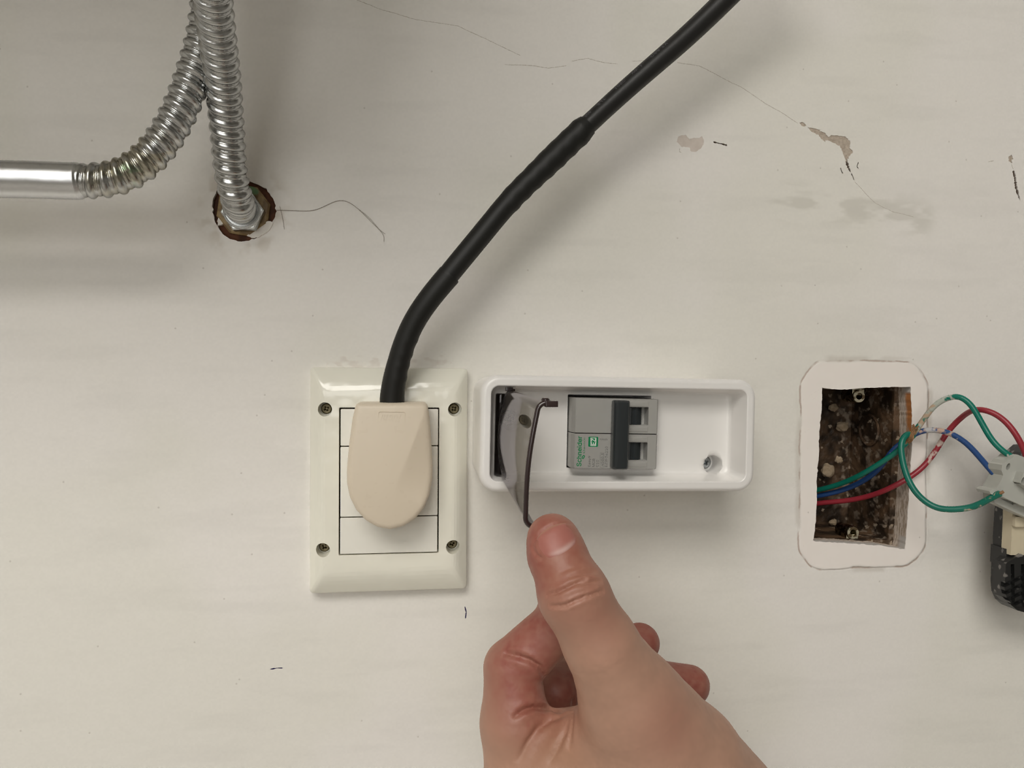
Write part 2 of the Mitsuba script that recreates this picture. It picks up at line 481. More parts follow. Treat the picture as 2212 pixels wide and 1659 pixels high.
# ------------------------------------------------------------------ the room (the camera looks at wall_back)
PEEL = [
    jag(PP([(1745, 275), (1767, 279), (1782, 288), (1791, 296), (1795, 292), (1807, 292), (1828, 296), (1837, 306), (1835, 319), (1843, 328), (1835, 338), (1828, 348), (1820, 328), (1815, 316), (1789, 303), (1782, 306), (1767, 292), (1752, 283)], 0), 0.22, 0.7, 1),
    jag(PP([(1727, 264), (1735, 264), (1742, 271), (1736, 274), (1729, 269)], 0), 0.12, 0.6, 2),
    jag(PP([(2178, 337), (2186, 336), (2189, 343), (2185, 346), (2186, 353), (2180, 349)], 0), 0.18, 0.6, 3),
]
PALE = [jag(PP([(1462, 306), (1466, 295), (1481, 291), (1490, 301), (1497, 298), (1510, 298), (1517, 294), (1521, 308), (1516, 319), (1506, 327), (1492, 328), (1490, 319), (1470, 316)], 0), 0.14, 0.7, 4)]
CRACKS = [
    ribbon([(1828, 346), (1832, 360), (1839, 374)], [1.2, 1.7, 0.7], 5),
    ribbon([(1839, 374), (1846, 392)], [0.8, 0.5], 6),
    ribbon([(2189, 368), (2193, 385), (2196, 402), (2201, 420), (2205, 433)], [1.2, 1.8, 1.6, 1.3, 0.4], 7),
    ribbon([(1541, 306), (1555, 310), (1573, 315)], [1.3, 0.6, 1.0], 8),
    ribbon([(1816, 362), (1818, 370), (1822, 376)], [0.6, 0.5, 0.9], 9),
    ribbon([(1855, 350), (1851, 360), (1856, 365)], [0.8, 0.4, 0.7], 10),
]
HAIRS = [
    ribbon([(770, 0), (820, 18), (900, 40), (990, 52), (1060, 85), (1130, 118)], 0.32, 20),
    ribbon([(1090, 140), (1150, 143), (1185, 148), (1225, 143)], 0.34, 21),
    ribbon([(1235, 132), (1270, 125), (1300, 135), (1335, 139)], 0.34, 22),
    ribbon([(1365, 132), (1400, 130)], 0.30, 23),
    ribbon([(1462, 135), (1510, 142), (1545, 158), (1600, 185), (1660, 225), (1700, 247), (1728, 264)], 0.36, 24),
    ribbon([(1846, 392), (1862, 410), (1890, 440), (1930, 460), (1975, 470)], 0.34, 25),
    ribbon([(2185, 354), (2189, 368)], 0.4, 26),
    ribbon([(1468, 320), (1467, 328), (1474, 330)], 0.4, 27),
    ribbon([(2135, 350), (2150, 346)], 0.5, 28),
]
cav_corner = PP([(1776, 838), (1815, 842), (1870, 838), (1930, 836), (1967, 836), (1970, 900), (1970, 965), (1966, 1020), (1962, 1090), (1959, 1140), (1955, 1187), (1900, 1178), (1840, 1174), (1800, 1172), (1757, 1169), (1763, 1120), (1765, 1075), (1764, 1040), (1769, 985), (1770, 930), (1775, 890)], 0)
CAVITY = jag(cav_corner, 0.13, 1.6, 11)
a = np.arange(72) * 2 * np.pi / 72
hole_r = 16.4 + np.random.default_rng(3).normal(0, 0.2, 72) + 0.5 * np.sin(3 * a + 1)
FITTING_HOLE = Polygon(np.column_stack([HOLE_C[0] + hole_r * np.cos(a), HOLE_C[1] + hole_r * np.sin(a)]))
U0, U1, V0, V1 = 1000 * RX0, 1000 * RX1, -1000 * Z0, 1000 * (RZ1 - Z0)
sheet = Polygon([(U0, V0), (U1, V0), (U1, V1), (U0, V1)])
for g in PEEL + PALE + CRACKS + [CAVITY, FITTING_HOLE]:
    sheet = sheet.difference(g)
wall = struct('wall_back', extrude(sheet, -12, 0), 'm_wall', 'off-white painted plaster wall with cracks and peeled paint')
for g in PEEL:
    obj('bare_plaster', extrude(g.buffer(0.5), -3, -0.55), 'm_bare', wall, False, label='bare brown plaster where paint has peeled')
for g in PALE:
    obj('bare_plaster', extrude(g.buffer(0.5), -3, -0.12), 'm_pale', wall, False, label='pale pinkish patch of peeled paint')
for g in CRACKS:
    obj('crack', extrude(g.buffer(0.4), -4, -0.9), 'm_crack', wall, False, label='dark crack in the paint')
for g in HAIRS:
    obj('hairline_crack', extrude(g, -0.2, 0.025), 'm_hair', wall, False, label='hairline crack in the paint')
for pts, s in (([(1004, 1310), (1007, 1322), (1005, 1338)], 31), ([(583, 1446), (598, 1443), (613, 1443)], 32)):
    obj('pen_mark', extrude(ribbon(pts, 0.55, s, 0.03), -0.2, 0.03), 'm_ink', wall, False, label='short dark blue pen mark')


def slab(x0, x1, y0, y1, z0, z1):
    """A box in world metres, returned in wall millimetres."""
    m = trimesh.creation.box(bounds=[[x0, y0, z0], [x1, y1, z1]])
    v = np.array(m.vertices)
    m.vertices = np.stack([v[:, 0], v[:, 2] - Z0, -v[:, 1]], 1) * 1000
    m.faces = m.faces
    return m


struct('floor', slab(RX0, RX1, RY1, 0.0, -0.05, 0.0), 'm_floor', 'plain floor of the room')
struct('ceiling', slab(RX0, RX1, RY1, 0.0, RZ1, RZ1 + 0.05), 'm_room', 'plain pale ceiling')
struct('wall_left', slab(RX0 - 0.05, RX0, RY1, 0.0, 0, RZ1), 'm_room', 'plain pale side wall nearer the steel hoses')
struct('wall_right', slab(RX1, RX1 + 0.05, RY1, 0.0, 0, RZ1), 'm_room', 'plain pale side wall nearer the open cavity')
rear = trimesh.boolean.difference([slab(RX0, RX1, RY1 - 0.1, RY1, 0, RZ1), slab(*WIN['x'], RY1 - 0.2, RY1 + 0.1, *WIN['z'])], engine='manifold')
struct('wall_front', rear, 'm_room', 'plain pale wall behind the photographer')


def emitter_quad(name, corners, radiance, **lab):
    """A flat light source; corners in world metres, counter-clockwise seen from the lit side."""
    c = np.asarray(corners, float)
    key = numbered(name)
    scene[key] = mikit.ply((c, np.array([[0, 1, 2], [0, 2, 3]])), 'm_room', False, emitter={'type': 'area', 'radiance': rgb(*radiance)})
    if lab:
        labels[key] = lab
    return key


(x0, x1), (z0, z1), y = WIN['x'], WIN['z'], RY1 - 0.06
win = numbered('window_1')
labels[win] = {'kind': 'structure', 'label': 'daylit window behind the photographer', 'category': 'window'}
emitter_quad(win + '__pane', [(x0, y, z0), (x0, y, z1), (x1, y, z1), (x1, y, z0)], WINDOW_RADIANCE)
obj('frame', join(slab((x0 + x1) / 2 - .03, (x0 + x1) / 2 + .03, RY1 - .05, RY1 - .01, z0, z1), slab(x0, x1, RY1 - .05, RY1 - .01, z0, z0 + .05), slab(x0, x1, RY1 - .05, RY1 - .01, z1 - .05, z1), slab(x0, x0 + .05, RY1 - .05, RY1 - .01, z0, z1), slab(x1 - .05, x1, RY1 - .05, RY1 - .01, z0, z1)), 'm_room', win)
(x0, x1), (y0, y1) = LAMP['x'], LAMP['y']
lamp = thing('ceiling_lamp', 'flat square ceiling lamp above the room', 'lamp')
emitter_quad(lamp + '__diffuser', [(x0, y0, RZ1 - .05), (x0, y1, RZ1 - .05), (x1, y1, RZ1 - .05), (x1, y0, RZ1 - .05)], LAMP_RADIANCE)
obj('housing', slab(x0 - .02, x1 + .02, y0 - .02, y1 + .02, RZ1 - .045, RZ1), 'm_room', lamp)
heater = thing('added_water_heater', 'added unseen water heater above the steel hoses, shading the upper wall', 'water heater')
obj('casing', placed(rloft((860, 230, 30, 0), (880, 250, 40, 20), (880, 250, 40, 290), (850, 220, 30, 310), (700, 130, 20, 316)), (-440, 700, 18), R=np.array([[1, 0, 0], [0, 3.6, 0], [0, 0, 1.0]])), 'm_heater', heater, 30)  # added out of view; sized and placed to shade the upper wall
# ------------------------------------------------------------------ socket plate
plate = thing('socket_plate', 'large off-white wall socket plate with sloping frame and four corner screws', 'wall socket')
PW, PH = 84.3, 121.6
BU, BV = 8.6, 14.6            # bevel widths
secs = [(PW - 1.2, PH - 1.2, 1.6, 0.2), (PW, PH, 2.2, 1.0), (PW, PH, 2.2, 6.6), (PW - .5, PH - .5, 2.0, 7.3)]
for k in range(1, 7):
    t = k / 6
    secs.append((PW - .5 - 2 * BU * t, PH - .5 - 2 * BV * t, 2.0 * (1 - t) + 2.6 * t, 7.3 + 6.2 * math.sin(t * math.pi / 2) ** 1.0))
body = to_man(rloft(*secs, n=6))
WU, WV = 53.0, 78.8
body = body - to_man(placed(rloft((WU, WV, 0.6, 3), (WU, WV, 0.6, 20)), (0, 0.2, 0)))
SCREWS = [P(701, 885, 13)[:2] - PLATE_C, P(982, 884, 13)[:2] - PLATE_C, P(698, 1189, 13)[:2] - PLATE_C, P(979, 1181, 13)[:2] - PLATE_C]
for q in SCREWS:
    body = body - to_man(lathe([(3.75, 2.2), (3.75, 20)], 40, (q[0], q[1], 0)))
PROT = -0.25
obj('frame', placed(body.refine_to_length(4.0), (*PLATE_C, 0), PROT), 'm_plate', plate, 24)
obj('backing', placed(rbox(WU + 1.0, WV + 1.0, 4.0, 0.5, 0.2), (*PLATE_C, 2.0), PROT), 'm_gap', plate)


def phillips(r, h, key_rot):
    head = to_man(lathe([(r * .9, 0), (r, .35), (r, h * .55), (r * .82, h * .88), (r * .45, h)], 36))
    for k in (0, 90):
        head = head - to_man(rloft((r * .36, r * .36, .05, h * .3), (r * 1.15, r * .34, .05, h * 1.2), n=3)).rotate([0, 0, k + key_rot])
    head = head - to_man(lathe([(r * .20, h * .2), (r * .36, h * 1.2)], 12))
    return tm(head)


for q, kr in zip(SCREWS, (32, 40, 55, 20)):
    c = placed(phillips(2.9, 2.2, kr), (q[0], q[1], 2.7))
    obj('screw', placed(c, (*PLATE_C, 0), PROT), 'm_brass', plate, 30, label='dull brass cross-head screw')
mw, g = WU - 1.3, 0.45
for name, v_top, v_bot, du in (('blank_module', 38.6, 18.9, 0.1), ('socket_module', 18.4, -19.0, 0.05), ('blank_module', -19.5, -38.9, 0.0)):
    m = rbox(mw, v_top - v_bot - 0.05, 8.6, 0.5, 0.35, (du, (v_top + v_bot) / 2 + 0.2, 4.2))
    obj(name, placed(m, (*PLATE_C, 0), PROT), 'm_module', plate)

# ------------------------------------------------------------------ power cord: cream plug, black cable with heat-shrink sleeves
cord = thing('power_cord', 'thick black power cord with flat cream plug in the socket', 'power cord')
PLW = 37.0
ol = PP([(768, 871), (924, 871), (929, 905), (933, 960), (936, 1015), (935, 1040), (929, 1072), (917, 1100), (898, 1124), (872, 1141), (843, 1148), (815, 1143), (789, 1128), (768, 1105), (754, 1076), (748, 1045), (748, 1015), (753, 960), (760, 905)], PLW)[:, :2]
g = Polygon(ol).buffer(-2.2).buffer(2.2)
L = g.exterior.length
ring = np.array([g.exterior.interpolate(d).coords[0] for d in np.linspace(0, L, 161)[:-1]])
if not shapely.LinearRing(ring).is_ccw:
    ring = ring[::-1]
cen = np.array(g.centroid.coords[0])


def inset(d):
    out = Polygon(ring).buffer(-d, join_style=1)
    c = np.array(out.centroid.coords[0])
    rr = []
    for q in ring:                       # radial match keeps the point count
        line = LineString([c, c + (q - c) * 1.5]).intersection(out.exterior)
        p = max(getattr(line, 'geoms', [line]), key=lambda s: s.distance(Point(c))) if not line.is_empty else Point(q)
        rr.append(p.coords[0])
    return np.array(rr)


FA, FB = P(928, 868, PLW)[:2], P(862, 1035, PLW)[:2]
fd = (FB - FA) / np.linalg.norm(FB - FA); fn = np.array([-fd[1], fd[0]])
if fn[0] < 0:
    fn = -fn


def plug_top(q, z):
    x = (q - FA) @ fn
    al = (q - FA) @ fd
    fall = 1 - np.clip((al - 20) / 30, 0, 1) ** 2 * 0.9
    low = np.clip(x, 0, None) * 0.30 * fall
    dome = 0.0022 * ((q - cen) ** 2).sum(1)
    return z - low - dome


rings = [np.column_stack([inset(0.5), np.full(160, 12.9)]), np.column_stack([inset(0.05), np.full(160, 13.6)])]
for d, z in ((0.0, PLW - 9), (0.02, PLW - 3.2), (0.25, PLW - 1.8), (0.75, PLW - .8), (1.5, PLW - 0.25), (2.6, PLW)):
    q = inset(d) if d > 0.01 else ring
    zz = plug_top(q, z) if z > PLW - 5 else np.full(160, z)
    rings.append(np.column_stack([q, zz]))
base = inset(2.6)
bc = base.mean(0)
for t in np.linspace(0.94, 0.03, 22):
    q = bc + (base - bc) * t
    rings.append(np.column_stack([q, plug_top(q, PLW)]))
obj('plug', loft(rings), 'm_plug', cord, 28, label='cream flat plug with a rounded lower end')
bx = P(846, 905, PLW); bx[2] = plug_top(bx[None, :2], PLW)[0]
ring_fr = Polygon(rrect(13.6, 7.4, 1.0)).difference(Polygon(rrect(13.1, 6.9, 0.8)))
obj('embossed_mark', join(placed(extrude(ring_fr, -0.5, 0.10), bx, -1), text('Richi', 3.6, 9.6, 0.16, rot=179, at=bx + [5.0, 1.9, -0.03], slant=0.22)), 'm_plug', cord, 30, label='embossed upside-down lettering in a small frame')


def cord_r(base, ripples):
    def f(s, a):
        r = base + 0 * s + 0 * a
        for s0, amp, wid in ripples:
            r = r + amp * np.exp(-((s - s0) / wid) ** 2) * (0.45 - 0.55 * np.sin(a - ripple_dir))
        return r
    return f


ripple_dir = 0.0
path1 = spline([P(848, 880, 24), P(847, 862, 24.5), P(853, 815, 27), P(869, 755, 30), P(895, 695, 33), P(932, 640, 36), P(972, 592, 38)], 0.8)
n1 = len(path1)
s1 = np.r_[0, np.cumsum(np.linalg.norm(np.diff(path1, axis=0), axis=1))]
w1 = np.interp(s1, [0, 6, 25, 45, s1[-1]], [6.5, 6.3, 5.6, 5.75, 6.0])


def sleeve1(s, a):
    r = w1[:, None] + 0 * a
    for k, s0 in enumerate((17, 24, 30, 38)):
        r = r + (0.40, 0.5, 0.42, .25)[k] * np.exp(-((s - s0) / 1.9) ** 2) * np.clip(np.sin(a + 0.3), 0, 1)
    r = r * np.where(s > s1[-1] - 0.8, 0.97, 1.0)
    return r


obj('sleeve', tube(path1, sleeve1, 28), 'm_sleeve', cord, 40, label='black shrunk sleeve next to the plug')
path2 = spline([P(955, 611, 37.5), P(990, 568, 38.5), P(1050, 495, 40), P(1105, 430, 40.5), P(1165, 370, 41), P(1225, 312, 41), P(1268, 271, 41)], 0.8)
s2 = np.r_[0, np.cumsum(np.linalg.norm(np.diff(path2, axis=0), axis=1))]
w2 = np.interp(s2, [0, 12, 40, 70, 84, s2[-1] - 4, s2[-1]], [5.4, 5.5, 5.5, 5.8, 6.3, 6.35, 5.6])


def sleeve2(s, a):
    r = w2[:, None] + 0 * a
    for k in range(7):
        s0 = s2[-1] - 7 - 8.2 * k
        r = r + 0.42 * np.exp(-((s - s0) / 2.3) ** 2) * np.clip(np.sin(a + 0.2), 0, 1)
        r = r + 0.22 * np.exp(-((s - s0 - 3) / 2.6) ** 2) * np.clip(-np.sin(a), 0, 1)
    return r


obj('sleeve', tube(path2, sleeve2, 28), 'm_sleeve', cord, 40, label='wrinkled black sleeve halfway along the cord')
path3 = spline([P(1215, 321, 41), P(1262, 277, 41), P(1330, 214, 41), P(1400, 152, 42), P(1480, 82, 43), P(1566, 0, 45), P(1660, -95, 50), P(1760, -200, 55)], 1.0)
s3 = np.r_[0, np.cumsum(np.linalg.norm(np.diff(path3, axis=0), axis=1))]
w3 = np.interp(s3, [0, 30, 70, 110, 130, s3[-1]], [5.0, 5.0, 5.3, 5.6, 5.7, 5.7])
obj('cable', tube(path3, w3, 28), 'm_rubber', cord, 40, label='bare black cable above the sleeves')


def on_tube(mesh, path, radius, s0, ang):
    """Wraps flat lettering (x along, y across) round a tube: from arc length s0, at angle ang."""
    t, n, b = frames(path)
    s = np.r_[0, np.cumsum(np.linalg.norm(np.diff(path, axis=0), axis=1))]
    v = np.array(mesh.vertices)
    x = s0 + v[:, 0]
    ip = lambda q: np.stack([np.interp(x, s, q[:, k]) for k in range(3)], 1)
    c, nn, bb = ip(path), ip(n), ip(b)
    r = np.interp(x, s, radius)
    al = ang + v[:, 1] / r
    m = mesh.copy()
    m.vertices = c + (r + 0.02 + v[:, 2])[:, None] * (np.cos(al)[:, None] * nn + np.sin(al)[:, None] * bb)
    return m


t3, n3, b3 = frames(path3)
sgn = 1 if (b3[20] @ np.array([-1, 1, 0])) > 0 else -1
prints = [on_tube(text(s, 1.5, L, 0.03), path3, w3, at, sgn * 0.98 - 0.0) for s, L, at in (('E171908', 9.5, 13.0), ('SJT', 5.5, 27.5), ('105C', 7.0, 40.0), ('VW-1', 7.0, 52.0), ('CSA TY', 11.5, 65.0))]
obj('cable_print', join(*prints), 'm_print', cord, False, label='faint grey lettering along the cable')

# ------------------------------------------------------------------ breaker box
box = thing('breaker_box', 'white surface-mounted breaker box with its smoked door swung open', 'breaker box')
BC = np.array([107.75, -32.1]); BROT = -1.0
BW, BH, RIM = 142.6, 57.8, 55.0
IU, IV = 132.0, 46.8
FLOOR = 40.0
secs = [(BW - 3, BH - 3, 8, 0.5), (BW - 2.2, BH - 2.2, 8.5, 1.5), (BW - 2, BH - 2, 9, 27.6), (BW - 2.8, BH - 2.8, 8.6, 28.2), (BW - 2.8, BH - 2.8, 8.6, 29.0), (BW - 1, BH - 1, 9, 29.6), (BW, BH, 9, 48.5),
        *[(BW - 5.0 * (1 - math.cos(t)), BH - 5.0 * (1 - math.cos(t)), 9 - 2.0 * (1 - math.cos(t)), RIM - 3.2 * (1 - math.sin(t))) for t in np.linspace(0, math.pi / 2, 11)], (BW - 5.6, BH - 5.6, 7, RIM), (IU + 1.4, IV + 1.4, 4.6, RIM), (IU + .5, IV + .5, 4.2, RIM - .25),
        (IU, IV, 4.0, RIM - 1.0), (IU - 4.4, IV - 2.8, 3.6, FLOOR + 3.0)] + [(IU - 4.4 - 4.6 * (1 - math.cos(t)), IV - 2.8 - 3.8 * (1 - math.cos(t)), 3.6 - .4 * (1 - math.cos(t)), FLOOR + 3.0 * (1 - math.sin(t))) for t in np.linspace(0.2, math.pi / 2, 9)] + [(IU - 9.6, IV - 7.2, 3.1, FLOOR), (IU - 12, IV - 9.2, 3.0, FLOOR)]
house = to_man(rloft(*secs, n=9))
MC = (P(1331, 937, 50)[:2] - BC)
a_ = math.radians(-BROT); MC = np.array([MC[0] * math.cos(a_) - MC[1] * math.sin(a_), MC[0] * math.sin(a_) + MC[1] * math.cos(a_)])
MW, MH = 45.4, 36.0
house = house - to_man(rbox(44.6, 38.0, 40, .4, .1, (MC[0] - 1.0, MC[1] + 0.35, 8)))
holes = [P(1540, 1004, FLOOR)[:2], P(1103, 907, FLOOR)[:2]]
loc = []
for q in holes:
    q = q - BC; q = np.array([q[0] * math.cos(a_) - q[1] * math.sin(a_), q[0] * math.sin(a_) + q[1] * math.cos(a_)])
    loc.append(q)
    house = house - to_man(lathe([(5.0, FLOOR - 13), (5.2, FLOOR + 4)], 40, (q[0], q[1], 0)))
obj('housing', placed(house.refine_to_length(3.0), (*BC, 0), BROT), 'm_white', box, 16)
for q, kr in zip(loc, (30, 60)):
    obj('screw', placed(placed(phillips(3.5, 2.6, kr), (q[0], q[1], FLOOR - 12.8)), (*BC, 0), BROT), 'm_zinc', box, 30, label='zinc cross-head screw down in its hole')

# door: a smoked C-shaped cover hinged at the left end of the recess, swung straight out
HT, HB = P(1083, 842, 49), P(1079, 1036, 49)          # hinge end, outer face
ET, EB = P(1163, 868, 158), P(1133, 1136, 158)        # free end, outer face
door = numbered(f'{box}__door')


def door_point(s, q):
    """s: 0 at the hinge, 1 at the free end; q: 0..1 over the C-shaped section (top lip, face, bottom lip)."""
    lip, rad = 4.4, 3.4
    top, bot = HT + (ET - HT) * s, HB + (EB - HB) * s
    ax = bot - top; h = np.linalg.norm(ax); ax = ax / h
    out = np.array([1.0, 0, 0]) - ax * ax[0]; out /= np.linalg.norm(out)
    L = [lip - rad, rad * math.pi / 2, h - 2 * rad, rad * math.pi / 2, lip - rad]
    d = q * sum(L)
    if d < L[0]:
        x, yy = lip - d, 0
    elif d < L[0] + L[1]:
        a = (d - L[0]) / rad; x, yy = rad - rad * math.sin(a), rad - rad * math.cos(a)
    elif d < sum(L[:3]):
        k = (d - L[0] - L[1]) / L[2]; x, yy = -1.1 * math.sin(k * math.pi), rad + k * L[2]
    elif d < sum(L[:4]):
        a = (d - sum(L[:3])) / rad; x, yy = rad - rad * math.cos(a), h - rad + rad * math.sin(a)
    else:
        x, yy = rad + d - sum(L[:4]), h
    # the face rounds over towards the hinge end
    x = x + 2.5 * max(0, 1 - s / 0.16) ** 2 - 2.2 * math.sin(math.pi * min(max((yy - 2) / (h - 4), 0), 1)) ** 0.7 * max(0, 1 - s / 0.45)
    return top + ax * yy + out * x


S = np.r_[np.linspace(0, 0.16, 9), np.linspace(0.2, 1, 14)]
Qn = np.r_[np.linspace(0, .06, 3), np.linspace(.06, .17, 10)[1:], np.linspace(.17, .83, 14)[1:], np.linspace(.83, .94, 10)[1:], np.linspace(.94, 1, 3)[1:]]
grid = np.array([[door_point(s, q) for q in Qn] for s in S])
ni, nj = grid.shape[:2]
idx = np.arange(ni * nj).reshape(ni, nj)
quads = np.stack([idx[:-1, :-1], idx[1:, :-1], idx[1:, 1:], idx[:-1, 1:]], -1).reshape(-1, 4)
scene[door] = mikit.ply((world(grid.reshape(-1, 3)), np.vstack([quads[:, [0, 1, 2]], quads[:, [0, 2, 3]]])), 'm_smoke', True)
labels[door] = {'label': 'smoked see-through door swung out towards the thumb'}
edge_path = np.array([door_point(1.0, q) for q in np.linspace(0.0, 1.0, 70)])
obj('rim', tube(edge_path, 0.95, 12), 'm_smoke_edge', door, 40, label='dark free edge')
tip = door_point(1.0, 0.0)
obj('latch', rbox(4.6, 2.2, 3.4, .3, .3, tip + [0.3, -0.3, -2.0]), 'm_smoke_edge', door, label='small dark catch on the free edge')
obj('latch', lathe([(1.3, 0), (1.5, .3), (1.5, 2.2), (1.2, 2.6)], 20, tip + [-1.6, -0.8, -1.2], (0, 1, 0)), 'm_smoke_edge', door)
obj('hinge_barrel', lathe([(2.0, -20.5), (2.6, -20), (2.6, 20), (2.0, 20.5)], 24, (HT + HB) / 2 + [0.2, 0, -3.5], (HT - HB)), 'm_smoke', door)
obj('rim', tube(np.array([door_point(0.0, q) for q in np.linspace(0.0, 1.0, 70)]), 0.55, 12), 'm_smoke_edge', door, 40, label='dark hinge-side edge')
obj('hinge_pin', rbox(3.6, 3.0, 3.0, .3, .3, P(1100, 838, 49) + [0, 0, -2]), 'm_smoke_edge', door, label='dark hinge block')

# ------------------------------------------------------------------ circuit breaker in the box
brk = thing('circuit_breaker', 'grey two-pole circuit breaker with dark toggle and green print', 'circuit breaker')
mc = np.array([*(P(1331, 937, 50)[:2]), 0]); MROT = -1.4
mc = mc + [0.0, 0, 0]


def in_breaker(m):
    return placed(m, mc, MROT)


FACE = 50.0
for k, (name, vc) in enumerate((('pole', 9.0), ('pole', -9.0))):
    m = to_man(rloft((MW, 17.75, .3, 12), (MW, 17.75, .3, FACE - 5), (MW - .2, 17.75, .4, FACE - 3.0), (MW - 2.0, 17.7, .4, FACE - .5), (MW - 3.0, 17.4, .5, FACE), n=4))
    m = m.translate([0, vc, 0])
    m = m - to_man(rbox(14.6, 9.2, 12, .25, .05, (9.4, vc + 0.2, FACE - 7.0)))
    # raised surround above and below the lever window
    for dv in (-6.5, 6.4):
        m = m + to_man(rloft((11.5, 3.0, .3, FACE - 1), (11.2, 2.8, .3, FACE + .35), (10.6, 2.2, .3, FACE + .55), n=4)).translate([11.0, vc + dv, 0])
    obj(name, in_breaker(m), 'm_breaker', brk, 26)
for vc in (9.2, -8.8):
    a = np.linspace(0, 2 * np.pi, 49)[:-1]
    r = np.where(np.abs((np.degrees(a) - 78 + 180) % 360 - 180) < 6, 4.3, 5.3)
    prof = np.column_stack([r * np.cos(a), r * np.sin(a)])
    drum = extrude(Polygon(prof), -4.45, 4.45)
    v = np.array(drum.vertices)
    drum.vertices = np.stack([v[:, 0] * 1.3 + 8.0, -v[:, 2] + vc, v[:, 1] + FACE - 6.6], 1)
    obj('lever', in_breaker(drum), 'm_charcoal', brk, 40, label='dark rocker of one pole')
bar = rloft((7.6, 33.5, .8, FACE - .5), (8.4, 34.2, 1.0, FACE + 1), (8.6, 34.4, 1.0, FACE + 8.2), (8.1, 34.0, 1.2, FACE + 9.6), (6.6, 33.0, 1.0, FACE + 10.4))
v = np.array(bar.vertices)
v[:, 0] += 1.3 - 0.12 * (v[:, 2] - FACE)
v[:, 2] -= np.clip(v[:, 0] - 1.0, 0, 9) * 0.35 * (v[:, 2] > FACE + 5)
bar.vertices = v
obj('toggle', in_breaker(bar), 'm_charcoal', brk, 30, label='wide charcoal toggle bar joining both poles')


def bp(zx, zy):
    """Breaker-face point from a spot in the 8.73x enlargement of the photograph."""
    q = P(1210 + zx / 8.73, 840 + zy / 8.73, FACE)
    q[2] = FACE - .02
    return q


def vtext(s, zx0, zx1, zy0, zy1, cap_frac=1.0, bold=False):
    """Lettering that reads upwards, its baseline at zx1, between zy0 (start) and zy1 (end)."""
    A, B, C = bp(zx1, zy0), bp(zx1, zy1), bp(zx0, zy0)
    return text(s, (A[0] - C[0]) * cap_frac, np.linalg.norm(B - A), 0.05, bold, rot=90 + MROT, at=A)


obj('brand_print', join(vtext('Schneider', 318, 395, 1468, 900, 1.08, True)), 'm_green_print', brk, False, label='bold green printed name')
loz = Polygon(rrect(2.0, 1.25, 0.55)).difference(Polygon(rrect(1.25, .28, 0.14)).buffer(.02))
obj('brand_print', join(vtext('Electric', 428, 466, 1222, 918, 0.9, False), placed(extrude(loz, 0, .05), bp(436, 1285), 60)), 'm_green_print', brk, False)
bad = bp(624, 998)
badge = obj('badge', placed(extrude(Polygon(rrect(5.0, 5.1, 0.5)), -.02, .04), bad, MROT), 'm_green_print', brk, False, label='green square badge')
sq = Polygon(rrect(3.1, 4.2, .05)).difference(Polygon(rrect(2.55, 3.6, .05)))
A = bp(672, 1078)
obj('lettering', join(text('EZ', 2.1, 3.3, 0.03, True, rot=90 + MROT, at=A + [-.25, .25, .07]), placed(extrude(sq, .06, .09), bad + [.05, 0, 0], MROT)), 'm_white_print', badge, False, label='white letters')
rows = [vtext('Easy9', 525, 568, 1476, 1272), vtext('MCB', 606, 652, 1478, 1322), vtext('C10', 676, 726, 1478, 1346), vtext('4500 3', 770, 812, 1458, 1222), vtext('EZ9F34210', 840, 890, 1478, 1094)]
q0, q1 = bp(788, 1345), None
fr = Polygon(rrect(1.95, 7.6, .1)).difference(Polygon(rrect(1.72, 7.36, .1)))
rows.append(placed(extrude(fr, 0, .05), q0, MROT))
rows.append(text('90W60S', 0.85, 4.0, 0.05, rot=MROT, at=bp(748, 968)))
obj('rating_print', join(*rows), 'm_grey_print', brk, False, label='grey printed rating lines')
# ------------------------------------------------------------------ steel hoses and the fitting in the wall
def hose_r(base, amp, pitch, s_from=-1e9, s_to=1e9, hand=1):
    def f(s, a):
        ph = (s / pitch + hand * a / (2 * np.pi)) % 1.0
        big = np.abs(np.sin(np.pi * np.clip(ph / 0.70, 0, 1)))
        small = np.abs(np.sin(np.pi * np.clip((ph - .70) / 0.30, 0, 1)))
        prof = np.maximum(big ** 0.75, 0.38 * np.sqrt(small))
        fade = np.clip((s - s_from) / 5, 0, 1) * np.clip((s_to - s) / 5, 0, 1)
        return base + amp * (prof * fade + 0.6 * (1 - fade)) + 0 * s
    return f


hc = np.array([HOLE_C[0], HOLE_C[1], 0])
fitting = thing('pipe_fitting', 'rusty brass pipe fitting sunk in a round hole of the wall', 'pipe fitting')
obj('rust_ring', lathe([(17.6, -11.5), (17.6, -3.2), (16, -2.4), (15.2, -2.0), (10, -2.2)], 48, hc), 'm_rust', fitting, 40, label='dark rust around the fitting')
hexr = lambda r, n, rot: np.column_stack([r * np.cos(np.arange(n) * 2 * np.pi / n + rot), r * np.sin(np.arange(n) * 2 * np.pi / n + rot)])
octo = hexr(14.3, 8, .25)
obj('collar', loft([np.column_stack([octo, np.full(8, -6)]), np.column_stack([octo, np.full(8, .2)]), np.column_stack([octo * .93, np.full(8, 1.2)])]).apply_translation(hc), 'm_oldbrass', fitting, 20, label='brown brass collar with a green stain')
blob = [P(*p, 0)[:2] for p in ((534, 509), (546, 494), (562, 483), (583, 478), (590, 480), (586, 492), (575, 504), (560, 512), (545, 515))]
obj('plaster_smear', join(extrude(jag(blob, .15, .8, 61), -2.2, .9), extrude(jag([P(*p, 0)[:2] for p in ((470, 478), (476, 462), (484, 468), (488, 480), (478, 486), (470, 488))], .15, .8, 62), -2.2, 0.6)), 'm_plaster', fitting, 30, label='white plaster smears')

